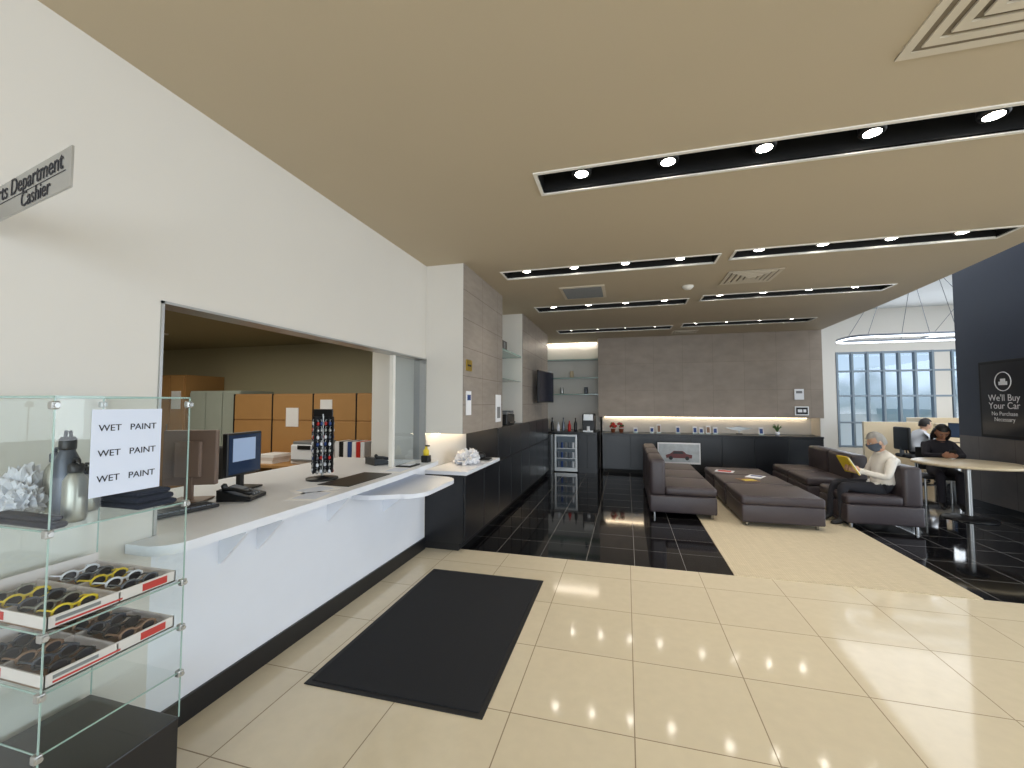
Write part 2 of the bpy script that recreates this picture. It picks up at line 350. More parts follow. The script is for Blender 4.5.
for k in range(6): o.lathe((0,0,k*.03),[(.03,0),(.04,.09),(.042,.092)],PAPER,14)
o.done()
o=O('wall_tv',(-1.5,8.0,1.86),-6); o.box(-.02,.02,-.5,.5,-.3,.3,PLAS,.008).box(.02,.022,-.48,.48,-.28,.28,mat('tv_screen',(36,42,60),.12)).box(-.13,-.02,-.08,.08,-.08,.08,DSTEEL); o.done()
CEIL2=mat('vent_paint',(210,200,182),.6)
def diffuser(name,x0,x1,y0,y1):
    o=O(name); cx,cy=(x0+x1)/2,(y0+y1)/2; hx,hy=(x1-x0)/2,(y1-y0)/2
    o.box(x0,x1,y0,y1,ZC-.004,ZC+.01,mat('vent_shadow',(130,118,100),.8))
    for k in range(5):
        f=1-k*.2; z0=ZC-.008-(.004*k); z1=z0+.010
        a,b_=hx*f,hy*f; t=.038
        o.box(cx-a,cx+a,cy-b_,cy-b_+t,z0,z1,CEIL2).box(cx-a,cx+a,cy+b_-t,cy+b_,z0,z1,CEIL2).box(cx-a,cx-a+t,cy-b_+t,cy+b_-t,z0,z1,CEIL2).box(cx+a-t,cx+a,cy-b_+t,cy+b_-t,z0,z1,CEIL2)
    o.done()
diffuser('air_vent',1.15,1.78,1.52,2.15); diffuser('air_vent',1.15,1.72,5.22,5.76); diffuser('air_vent',.95,1.45,9.2,9.6)
o=O('return_grille'); o.box(-.83,-.25,5.38,6.0,ZC-.01,ZC,CEIL2)
for k in range(14): o.box(-.79,-.29,5.43+k*.039,5.445+k*.039,ZC-.016,ZC-.008,GREYP)
o.done()
o=O('smoke_detector'); o.lathe((.78,5.73,ZC-.045),[(.04,0),(.055,.015),(.07,.03),(.07,.045)],TRIM); o.done()

# ---------------- rug & mat
o=O('area_rug'); o.box(.92,2.70,YB,9.0,0,.008,RUGM); o.done()
o=O('entrance_mat',(-1.225,2.84,0),.5)
o.box(-.52,.52,-.83,.83,0,.006,RUBB,.003).box(-.49,.49,-.80,.80,.004,.011,MATM,.003); o.done()

# ---------------- lounge furniture
def cushion(o,x0,x1,y0,y1,z0,z1,bev=.035): o.box(x0,x1,y0,y1,z0,z1,LEATHER,bev,seg=4)
def sofa(name,x,y,ln,rz,depth=.85):
    o=O(name,(x,y,0),rz); d=depth
    for a in (-d/2+.06,d/2-.06):
        for b_ in (-ln/2+.06,ln/2-.06): o.cyl((a,b_,0),(a,b_,.07),.02,FEET)
    cushion(o,-d/2,d/2,-ln/2,ln/2,.065,.30,.025); cushion(o,-d/2+.20,d/2,-ln/2,ln/2,.30,.42,.04)
    cushion(o,-d/2,-d/2+.21,-ln/2,ln/2,.29,.78,.05)
    return o.done()
sofa('lounge_sofa',.72,6.5,.80,0); sofa('lounge_sofa',.72,7.31,.80,0); sofa('lounge_sofa',.72,8.12,.80,0)
sofa('lounge_sofa',3.02,6.56,.78,180,.8); sofa('lounge_sofa',3.02,7.75,.78,180,.8); sofa('lounge_sofa',3.02,8.54,.78,180,.8)
def ott(name,x0,x1,y0,y1):
    o=O(name)
    for a in (x0+.07,x1-.07):
        for b_ in (y0+.07,y1-.07): o.cyl((a,b_,.008),(a,b_,.07),.02,FEET)
    cushion(o,x0,x1,y0,y1,.06,.28,.02); cushion(o,x0-.005,x1+.005,y0-.005,y1+.005,.275,.39,.03); o.done()
ott('lounge_ottoman',1.39,2.30,5.92,6.80); ott('lounge_ottoman',1.38,2.28,6.84,7.6); ott('lounge_ottoman',1.37,2.26,7.64,8.4)
o=O('magazine',(1.75,7.1,.39),20); o.box(-.11,.11,-.14,.14,0,.008,CARDB).box(-.09,.09,-.1,.02,.008,.009,YEL); o.done()
o=O('magazine',(1.95,7.45,.39),-30); o.box(-.11,.11,-.14,.14,0,.006,PAPER).box(-.08,.08,0,.1,.006,.007,BLUE); o.done()
o=O('magazine',(1.6,7.9,.39),70); o.box(-.11,.11,-.14,.14,0,.006,PAPER).box(-.08,.08,-.1,.1,.006,.007,RED); o.done()

o=O('round_table',(4.42,7.1,0)); o.lathe((0,0,.715),[(.54,0),(.56,.008),(.56,.028),(.55,.035)],WOODL,48)
o.cyl((0,0,.02),(0,0,.715),.035,STEEL).lathe((0,0,0),[(.27,0),(.27,.012),(.1,.03),(.04,.05)],PLAS,32).cyl((0,0,.69),(0,0,.715),.15,PLAS); o.done()
e=O('wall_sign'); e.box(5.05,5.083,6.95,7.82,1.06,2.15,BLACKM,.006).box(5.045,5.05,6.99,7.78,1.10,2.11,mat('sign_black',(14,18,28),.3)); sg=e.done()
def MR(y,z): return frame((5.042,y,z),(0,-1,0),(0,0,1))
for t_,z,s_ in [("We'll Buy",1.62,.13),("Your Car",1.51,.13),("No Purchase",1.40,.08),("Necessary",1.32,.08)]: text(t_,s_,MR(7.40,z),PAPER,sg)
o=O('badge',parent=sg); o.tube([(5.042,7.4+.13*math.cos(a),1.85+.13*math.sin(a)) for a in [k*math.pi/12 for k in range(24)]],.006,PAPER,6,True).box(5.040,5.045,7.33,7.47,1.80,1.85,PAPER,.01).box(5.04,5.045,7.36,7.44,1.85,1.89,PAPER,.01); o.done()

o=O('car_poster',(1.05,9.45,0),0); o.box(-.42,.42,0,.02,.28,.72,PAPER,.003).box(-.40,.40,-.002,0,.32,.69,mat('poster_landscape',(186,192,196),.5,noise=.4,scale=9))
o.prism([(-.25,-.006,.40),(.25,-.006,.40),(.26,-.006,.47),(.15,-.006,.49),(.08,-.006,.55),(-.10,-.006,.55),(-.17,-.006,.49),(-.26,-.006,.46)],mat('car_darkred',(110,50,50),.4),(0,.004,0))
o.prism([(-.13,-.008,.49),(.10,-.008,.49),(.06,-.008,.54),(-.09,-.008,.54)],PLAS,(0,.002,0))
o.cyl((-.16,-.01,.40),(-.16,-.004,.40),.04,PLAS).cyl((.16,-.01,.40),(.16,-.004,.40),.04,PLAS)
o.cyl((-.3,.03,0),(-.3,.01,.6),.01,PLAS).cyl((.3,.03,0),(.3,.01,.6),.01,PLAS).cyl((-.3,.03,.01),(-.3,.22,.01),.01,PLAS).cyl((.3,.03,.01),(.3,.22,.01),.01,PLAS); o.done()
for x,fc in [(-.3,RED),(-.12,mat('flower_pink',(200,90,90),.6))]:
    o=O('flower_pot',(x,10.0,.875)); o.lathe((0,0,0),[(.04,0),(.055,.08),(.06,.085),(.05,.085)],mat('pot_copper',(150,80,50),.4))
    for k in range(22):
        a=random.random()*6.28; r=.08*random.random(); o.sph((r*math.cos(a),r*math.sin(a),.12+.09*random.random()),.024,fc if k%3 else GREEN,8)
    o.done()
for x,hh in [(.2,.12),(.55,.14),(.7,.2),(1.1,.16),(1.45,.16),(1.58,.14),(1.72,.18),(1.86,.15),(2.75,.16)]:
    o=O('brochure_holder',(x,10.0,.875)); o.box(-.05,.05,-.03,.03,0,.015,GEDGE).box(-.045,.045,.0,.01,.01,hh,PAPER,R=Euler((-.2,0,0)).to_matrix()).box(-.03,.03,-.006,-.001,.03,hh-.03,BLUE if hh<.17 else CARDB,R=Euler((-.2,0,0)).to_matrix()); o.done()
o=O('winged_emblem',(2.35,10.1,.875)); o.box(-.06,.06,-.03,.03,0,.02,PLAS).cyl((0,0,.02),(0,0,.08),.01,STEEL)
o.prism([(-.28,0,.14),(-.1,0,.09),(0,0,.07),(.1,0,.09),(.28,0,.14),(.1,0,.15),(0,0,.17),(-.1,0,.15)],STEEL,(0,.015,0)); o.done()
o=O('potted_plant',(3.05,10.0,.875)); o.lathe((0,0,0),[(.035,0),(.05,.07),(.045,.07)],WHITE2)
for k in range(14):
    a=k*.9; o.tube([(0,0,.06),(.03*math.cos(a),.03*math.sin(a),.14),(.09*math.cos(a),.09*math.sin(a),.17+.03*(k%3))],[.006,.014,.003],GREEN,6)
o.done()
o=O('wall_notice'); o.box(3.35,3.52,9.885,9.898,1.62,1.84,PAPER).box(3.38,3.49,9.883,9.885,1.75,1.80,GREYP).done()
o=O('wall_notice'); o.box(3.35,3.60,9.885,9.898,1.30,1.48,PAPER).box(3.37,3.58,9.882,9.885,1.32,1.46,PLAS).box(3.40,3.48,9.880,9.882,1.36,1.42,PAPER).box(3.50,3.55,9.880,9.882,1.36,1.42,PAPER).done()
o=O('wall_notice'); o.box(-1.659,-1.65,4.22,4.36,1.42,1.68,PAPER).box(-1.65,-1.648,4.24,4.34,1.58,1.64,BLUE).done()
o=O('wall_plaque'); o.box(-1.659,-1.65,4.22,4.38,1.90,2.02,mat('gold_plate',(180,150,60),.3,.6)).box(-1.65,-1.648,4.25,4.35,1.95,1.97,INK).done()
o=O('wall_notice'); o.box(-1.659,-1.65,5.28,5.5,1.3,1.66,PAPER).box(-1.65,-1.648,5.32,5.46,1.35,1.5,GREYP).done()
BAG=mat('bag_white',(225,225,228),.35)
o=O('plastic_bag',(-1.84,4.72,.83)); o.crumple((0,0,0),(.17,.2,.15),BAG,3,.5,1).crumple((.02,.12,.02),(.1,.12,.13),BAG,4,.5,4); o.done()
o=O('baseball_cap',(-1.82,5.08,.83)); o.sph((0,0,.05),(.09,.09,.06),PLAS).box(-.02,.16,-.07,.07,.01,.025,PLAS,.01); o.done()
o=O('multifunction_printer',(-1.87,6.2,1.22)); o.box(-.17,.17,-.22,.22,0,.16,PLAS,.015).box(-.16,.16,-.2,.2,.16,.2,GREYP,.01).box(.17,.2,-.15,.15,.03,.05,PLAS).box(.05,.18,-.1,.1,.19,.215,DSTEEL); o.done()

# ---------------- foreground glass display case
dc=O('glass_display_case')
CX0,CX1,CY0,CY1=-2.06,-1.60,.83,1.22
dc.box(CX0,CX1,CY0,CY1,.0,.40,BLACK,.004)
def gq(a,b_): 
    (x0,y0),(x1,y1)=a,b_; dc.quad([(x0,y0,.40),(x1,y1,.40),(x1,y1,1.57),(x0,y0,1.57)],GL)
gq((CX1,CY0),(CX1,CY1)); gq((CX0,CY0),(CX0,CY1)); gq((CX0,CY0),(CX1,CY0)); gq((CX0,CY1),(CX1,CY1))
SH=[1.18,.89,.726,.56]; g=.004; q=.0018
for z in SH:
    dc.quad([(CX0+g,CY0+g,z),(CX1-g,CY0+g,z),(CX1-g,CY1-g,z),(CX0+g,CY1-g,z)],GL)
    dc.box(CX1-g-.002,CX1-g,CY0+g,CY1-g,z-.005,z,GEDGE).box(CX0+g,CX1-g,CY0+g,CY0+g+.002,z-.005,z,GEDGE)
for x in (CX0,CX1):
    for y in (CY0,CY1): dc.box(x-q,x+q,y-q,y+q,.40,1.57,GEDGE)
for y in (CY0,CY1): dc.box(CX0,CX1,y-q,y+q,1.567,1.572,GEDGE)
for x in (CX0,CX1): dc.box(x-q,x+q,CY0,CY1,1.567,1.572,GEDGE)
for z in SH+[1.55]:
    for (x,y) in [(CX1,CY0),(CX1,CY1),(CX0,CY0),(CX0,CY1)]:
        dc.box(x-.016,x+.006,y-.010,y+.010,z-.018,z+.006,STEEL,.004)
        dc.cyl((x+.006,y,z-.006),(x+.012,y,z-.006),.007,STEEL,seg=12)
dc.done()
ws=O('wet_paint_notice'); ws.box(CX1+.0005,CX1+.002,.918,1.121,1.256,1.53,PAPERB); wo=ws.done()
for z in (1.47,1.39,1.31): text("WET   PAINT",.029,frame((CX1+.0025,1.02,z),(0,1,0),(0,0,1)),INK,wo)
def bottle(x,y,z,h,r,m,lid):
    o=O('steel_tumbler',(x,y,z)); o.lathe((0,0,0),[(r*.9,0),(r,.01),(r,h*.7),(r*.6,h*.82),(r*.55,h*.86)],m)
    o.lathe((0,0,h*.84),[(r*.62,0),(r*.66,h*.02),(r*.66,h*.13),(r*.5,h*.16)],lid); o.tube([(r*.45,0,h*.97),(r*.3,0,h*1.07),(-r*.3,0,h*1.07),(-r*.45,0,h*.97)],.005,lid,8); o.done()
BG=mat('bottle_gunmetal',(78,84,94),.35,.3); BS=mat('bottle_steel',(150,150,140),.3,.7)
bottle(-1.76,.95,1.18,.26,.033,BG,PLAS); bottle(-1.68,.93,1.18,.18,.03,BS,PLAS); bottle(-1.90,1.0,1.18,.20,.032,BS,BG); bottle(-1.80,1.03,1.18,.15,.034,BS,PLAS)
CL=mat('navy_cloth',(26,28,44),.95,noise=.2,scale=40,bump=.3)
o=O('folded_shirts')
o.box(-1.84,-1.62,1.07,1.205,1.18,1.20,CL,.01).box(-1.82,-1.63,1.075,1.20,1.20,1.222,CL,.01).box(-1.83,-1.64,1.08,1.195,1.222,1.24,CL,.01); o.done()
o=O('folded_shirts'); o.box(-1.9,-1.615,.84,.885,1.18,1.20,CL,.009).box(-1.88,-1.63,.842,.88,1.20,1.215,CL,.007); o.done()
BC=mat('bag_clear',(206,210,218),.25)
o=O('plastic_bag',(-1.97,.95,1.18)); o.crumple((0,0,0),(.09,.07,.14),BC,3,.5,2).crumple((.06,-.02,.01),(.06,.06,.08),BC,4,.5,7); o.done()
def glasses(o,x,y,z,m,lens):
    for dy in (-.032,.032):
        o.tube([(x,y+dy+.024*math.cos(a),z+.017*math.sin(a)) for a in [k*math.pi/6 for k in range(12)]],.004,m,6,True)
        o.cyl((x-.001,y+dy,z),(x+.001,y+dy,z),.019,lens,seg=14)
        o.tube([(x,y+dy*1.75,z+.008),(x-.06,y+dy*1.7,z+.002),(x-.085,y+dy*1.6,z-.01)],.003,m,6)
    o.tube([(x,y-.01,z+.006),(x,y+.01,z+.006)],.004,m,6)
LENS=mat('dark_lens',(40,42,52),.08)
for z,cs in [(.89,[YEL,DSTEEL,BS,WHITE2,BG,YEL]),(.726,[PLAS,CARDB,BG,PLAS,CARDB,BG])]:
    o=O('sunglasses_tray')
    x0,x1,y0,y1=-2.03,-1.62,.845,1.205
    o.box(x0,x1,y0,y1,z+.001,z+.006,CARDB).box(x1-.004,x1,y0,y1,z+.001,z+.040,CARD).box(x0,x0+.004,y0,y1,z+.001,z+.07,CARD).box(x0,x1,y0,y0+.004,z+.001,z+.040,CARD).box(x0,x1,y1-.004,y1,z+.001,z+.040,CARD)
    o.box(x1,x1+.001,y0+.25,y0+.33,z+.010,z+.034,RED).box(x1,x1+.001,y0+.02,y0+.19,z+.010,z+.016,RED).box(x1,x1+.001,y0+.02,y0+.13,z+.022,z+.032,GREYP)
    o.box(x0+.05,x0+.22,y0-.001,y0,z+.010,z+.034,RED)
    o.box(x0+.2,x0+.205,y0,y1,z+.006,z+.036,CARD).box(x0,x1,(y0+y1)/2,(y0+y1)/2+.004,z+.006,z+.036,CARD)
    for i in range(5):
        for j in range(2): glasses(o,x1-.04-i*.075,y0+.088+j*.18,z+.032,cs[(i*2+j)%6],LENS)
    o.done()
# hanging parts sign
sg=O('department_sign'); 
A=Vector((-2.10,.87,0));B=Vector((-1.43,.75,0))
d=(B-A).normalized()
M=frame((B.x,B.y,2.187),(d.x,d.y,0),(0,0,1)); sg.M=M
sg.box(-.68,0,-.057,.057,-.006,0,STEEL,.001).box(-.69,-.67,-.03,.03,-.012,.0,STEEL); so=sg.done()
text("Parts Department",.074,M@Matrix.Translation((-.315,.026,.001)),INK,so)
text("Cashier",.066,M@Matrix.Translation((-.225,-.030,.001)),INK,so)
u=O('underline',parent=so,M=M); u.box(-.60,-.03,-.006,-.004,0,.001,INK); u.done()

# ---------------- counter items
def monitor(name,x,y,z,rz,w=.42,h=.27,m=PLAS,scr=SCREEN):
    o=O(name,(x,y,z),rz); o.box(-.1,.1,-.09,.09,0,.012,m,.005).box(-.02,.02,.0,.03,.01,.16,m).box(-w/2,w/2,-.02,.02,.10,.10+h,m,.008).box(-w/2+.015,w/2-.015,-.0215,-.02,.115,.085+h,scr).box(-w/4,w/4,.02,.05,.15,.1+h*.8,m,.01); return o.done()
monitor('computer_monitor',-2.62,2.02,.942,205,.30,.34,mat('beige_brown_plastic',(128,108,96),.5)); m2=monitor('computer_monitor',-2.66,2.42,.942,100,.34,.3)
o=O('screen_window',parent=m2,M=m2.matrix_world.copy()); o.box(-.12,.10,-.0235,-.0215,.2,.36,mat('screen_page',(150,170,200),.3,emit=(170,190,220),es=.25)); o.done()
def phone(x,y,z,rz):
    o=O('desk_phone',(x,y,z),rz); o.prism([(-.1,-.1,0),(.1,-.1,0),(.1,-.1,.02),(-.1,-.1,.07)],PLAS,(0,.2,0)); 
    o.tube([(-.07,-.07,.09),(-.07,-.075,.075),(.0,-.075,.07),(.07,-.075,.05),(.08,-.07,.05)],[.02,.014,.012,.014,.02],PLAS)
    o.box(-.08,-.01,-.02,.08,.055,.065,GREYP,R=Euler((0,.25,0)).to_matrix())
    for i in range(4):
        for j in range(3): o.box(.015+i*.018,.027+i*.018,-.02+j*.03,0+j*.03,.03-i*.004,.052-i*.005,GREYP)
    o.done()
phone(-2.38,2.17,.942,20); phone(-2.40,3.75,.942,60)
o=O('computer_keyboard',(-2.42,1.78,.942),80); o.box(-.2,.2,-.07,.07,0,.018,PLAS,.005)
for i in range(14):
    for j in range(5): o.box(-.19+i*.027,-.168+i*.027,-.06+j*.025,-.04+j*.025,.018,.024,DSTEEL)
o.done()
o=O('keychain_spinner_rack',(-2.36,2.88,.942))
o.lathe((0,0,0),[(.12,0),(.12,.012),(.03,.02),(.012,.03)],PLAS).cyl((0,0,.02),(0,0,.52),.01,STEEL)
o.box(-.10,.10,-.004,.004,.06,.50,PLAS).box(-.004,.004,-.10,.10,.06,.50,PLAS).box(-.09,.09,-.006,.006,.50,.56,PLAS,.004)
cc=[STEEL,RED,STEEL,WHITE2,BLUE,STEEL,DSTEEL,WHITE2]
for s_ in (0,1,2,3):
    R=Matrix.Rotation(s_*math.pi/2,3,'Z')
    for i in range(5):
        for j in range(8):
            p=R@Vector((-.08+i*.04,-.018,.475-j*.054)); q_=R@Vector((-.08+i*.04,-.004,.475-j*.054))
            o.cyl(q_,p,.0018,STEEL,seg=6); o.cyl(p,p-Vector((0,0,.015)),.0016,STEEL,seg=6); o.sph(p-Vector((0,0,.030)),(.011,.011,.016),cc[(i*3+j+s_)%8],8)
o.done()
for x,y,r in [(-2.0,2.35,10),(-2.12,2.52,-20),(-2.02,3.45,5)]:
    o=O('paper_sheet',(x,y,.942),r); o.box(-.108,.108,-.14,.14,0,.001,PAPER).box(-.08,.08,-.1,.1,.001,.0013,PAPERB); o.done()
o=O('counter_mat',(-2.15,2.9,.943),0); o.box(-.07,.2,-.24,.34,0,.004,PLAS,.001); o.done()
o=O('pen_tray',(-2.05,3.7,.942),0); o.box(-.08,.08,-.10,.10,0,.012,PLAS,.003).box(-.05,.05,-.06,.06,.012,.016,WHITE2); o.done()
o=O('sanitizer_dispenser',(-2.0,3.98,.942),0); o.box(-.04,.04,-.04,.04,0,.07,PLAS,.008).lathe((0,0,.07),[(.03,0),(.03,.05),(.012,.07),(.012,.09)],YEL).box(-.01,.04,-.01,.01,.16,.175,PLAS,.004); o.done()
o=O('office_hutch')
o.box(-7.7,-7.05,5.3,5.99,.01,2.02,WOOD).box(-7.68,-7.38,5.28,5.3,.1,2.0,WOOD,.004).box(-7.36,-7.07,5.28,5.3,.1,2.0,WOOD,.004).box(-7.4,-7.39,5.26,5.28,1,1.2,STEEL).box(-7.32,-7.12,5.27,5.28,1.45,1.75,PAPER); o.done()
o=O('steel_locker'); o.box(-7.0,-5.95,5.35,5.99,.01,1.75,LOCK)
for k in range(3): o.box(-6.99+k*.35,-6.66+k*.35,5.33,5.35,.1,1.72,LOCK,.004).box(-6.70+k*.35,-6.68+k*.35,5.315,5.33,.9,1.05,STEEL)
o.done()
o=O('cubicle_partition'); o.box(-5.9,-2.95,5.2,5.26,.01,1.69,WOOD)
for k in range(4): o.box(-5.88+k*.73,-5.88+k*.73+.71,5.185,5.2,.75,1.28,WOOD,.004).box(-5.88+k*.73,-5.88+k*.73+.71,5.185,5.2,1.30,1.67,WOOD,.004).box(-5.9+k*.73,-5.885+k*.73,5.18,5.2,.01,1.69,PLAS)
o.box(-4.9,-4.68,5.175,5.185,1.2,1.48,PAPER).box(-4.3,-4.1,5.175,5.185,1.35,1.6,PAPER)
o.done()
o=O('office_desk'); o.box(-5.9,-3.2,4.5,5.17,.70,.74,WOOD,.004).box(-5.88,-5.4,4.55,5.15,.01,.7,WOOD).box(-3.7,-3.22,4.55,5.15,.01,.7,WOOD).box(-5.86,-5.42,4.53,4.55,.4,.68,WOOD,.004).box(-5.86,-5.42,4.53,4.55,.05,.38,WOOD,.004); o.done()
o=O('binder_row',(-3.5,4.95,.74))
for k in range(7): o.box(-.25+k*.065,-.19+k*.065,-.14,.14,0,.30,[WHITE2,PLAS,WHITE2,BLUE,PAPER,RED,WHITE2][k],.003)
o.done()
o=O('paper_stack',(-5.3,4.75,.74)); 
for k in range(6): o.box(-.14+.01*k,.14+.01*k,-.15,.15,k*.04,k*.04+.038,[PAPER,CARD,PAPER,WHITE2,PAPER,CARD][k])
o.done()
o=O('paper_stack',(-4.7,4.75,.74)); 
for k in range(3): o.box(-.14+.01*k,.14+.01*k,-.15,.15,k*.04,k*.04+.038,[PAPER,CARD,PAPER,WHITE2][k])
o.done()
o=O('office_printer',(-4.1,4.85,.74)); o.box(-.22,.22,-.2,.2,0,.26,WHITE2,.02).box(-.18,.18,-.23,-.2,.05,.07,GREYP).box(-.2,.2,-.18,.18,.26,.30,GREYP,.01).box(-.1,.1,-.21,-.18,.2,.25,PLAS); o.done()
o=O('filing_cabinet'); o.box(-7.6,-6.6,3.3,3.9,.01,1.1,WHITE2)
for k in range(2):
    for j in range(3): o.box(-6.6,-6.585,3.32+k*.29,3.59+k*.29,.04+j*.35,.37+j*.35,WHITE2,.004).box(-6.585,-6.575,3.41+k*.29,3.5+k*.29,.24+j*.35,.26+j*.35,STEEL)
o.done()
def chair(name,x,y,rz,m=BLACKM):
    o=O(name,(x,y,.01),rz)
    for k in range(5):
        a=k*2*math.pi/5; o.tube([(0,0,.1),(.28*math.cos(a),.28*math.sin(a),.06)],[.025,.018],PLAS,8); o.sph((.28*math.cos(a),.28*math.sin(a),.03),.03,PLAS,8)
    o.cyl((0,0,.1),(0,0,.42),.025,STEEL); o.box(-.24,.24,-.24,.24,.42,.5,m,.04,seg=3); o.box(-.22,.22,.2,.27,.58,1.05,m,.035,seg=3); o.box(-.03,.03,.22,.27,.45,.65,PLAS)
    for s_ in (-1,1): o.tube([(s_*.24,0,.46),(s_*.28,0,.62),(s_*.28,.15,.66),(s_*.28,-.12,.66)],.015,PLAS,8)
    return o.done()
chair('office_chair',-3.8,2.6,130); chair('office_chair',-4.3,4.0,170)

# ---------------- showroom stuff
o=O('office_workstation')
o.box(6.3,8.4,10.9,11.0,.0,1.12,WOODL).box(5.3,6.4,11.55,11.62,0,1.12,WOODL).box(6.2,8.3,10.2,10.88,.70,.74,WOODL,.004).box(8.26,8.3,10.2,10.88,0,.7,WOODL).box(6.2,6.24,10.2,10.88,0,.7,STEEL)
o.done()
monitor('computer_monitor',6.55,10.6,.742,-70,.5,.3); monitor('computer_monitor',7.4,10.6,.742,0,.5,.3)
o=O('cubicle_partition'); o.box(6.6,9.5,12.4,12.46,0,1.2,WOODL).box(6.6,6.66,11.8,12.4,0,1.2,WOODL).box(8.9,9.0,9.6,12.4,0,1.35,WOODL); o.done()
o=O('pendant_ring_light',(5.6,10.2,2.85))
PL=emis('pendant_led',(235,245,255),3)
def rr(w,h,r):
    P=[]
    for cx,cy,a in [(w/2-r,h/2-r,0),(-w/2+r,h/2-r,90),(-w/2+r,-h/2+r,180),(w/2-r,-h/2+r,270)]:
        for k in range(6): t_=math.radians(a+k*18); P.append((cx+r*math.cos(t_),cy+r*math.sin(t_),0))
    return P
o.tube(rr(2.5,.9,.3),.018,PL,8,True); o.tube([(x,y,z+.035) for x,y,z in rr(2.5,.9,.3)],.022,DSTEEL,8,True)
for x in (-1,0,1): o.cyl((x,.44,.03),(x*.4,0,1.35),.005,DSTEEL,seg=6).cyl((x,-.44,.03),(x*.4,0,1.35),.005,DSTEEL,seg=6)
o.done()
o=O('pendant_ring_light',(8.2,12.2,3.1)); o.tube(rr(2.5,.9,.3),.018,PL,8,True); o.tube([(x,y,z+.035) for x,y,z in rr(2.5,.9,.3)],.022,DSTEEL,8,True)
for x in (-1,1): o.cyl((x,.44,.0),(x*.4,0,1.1),.005,DSTEEL,seg=6)
o.done()

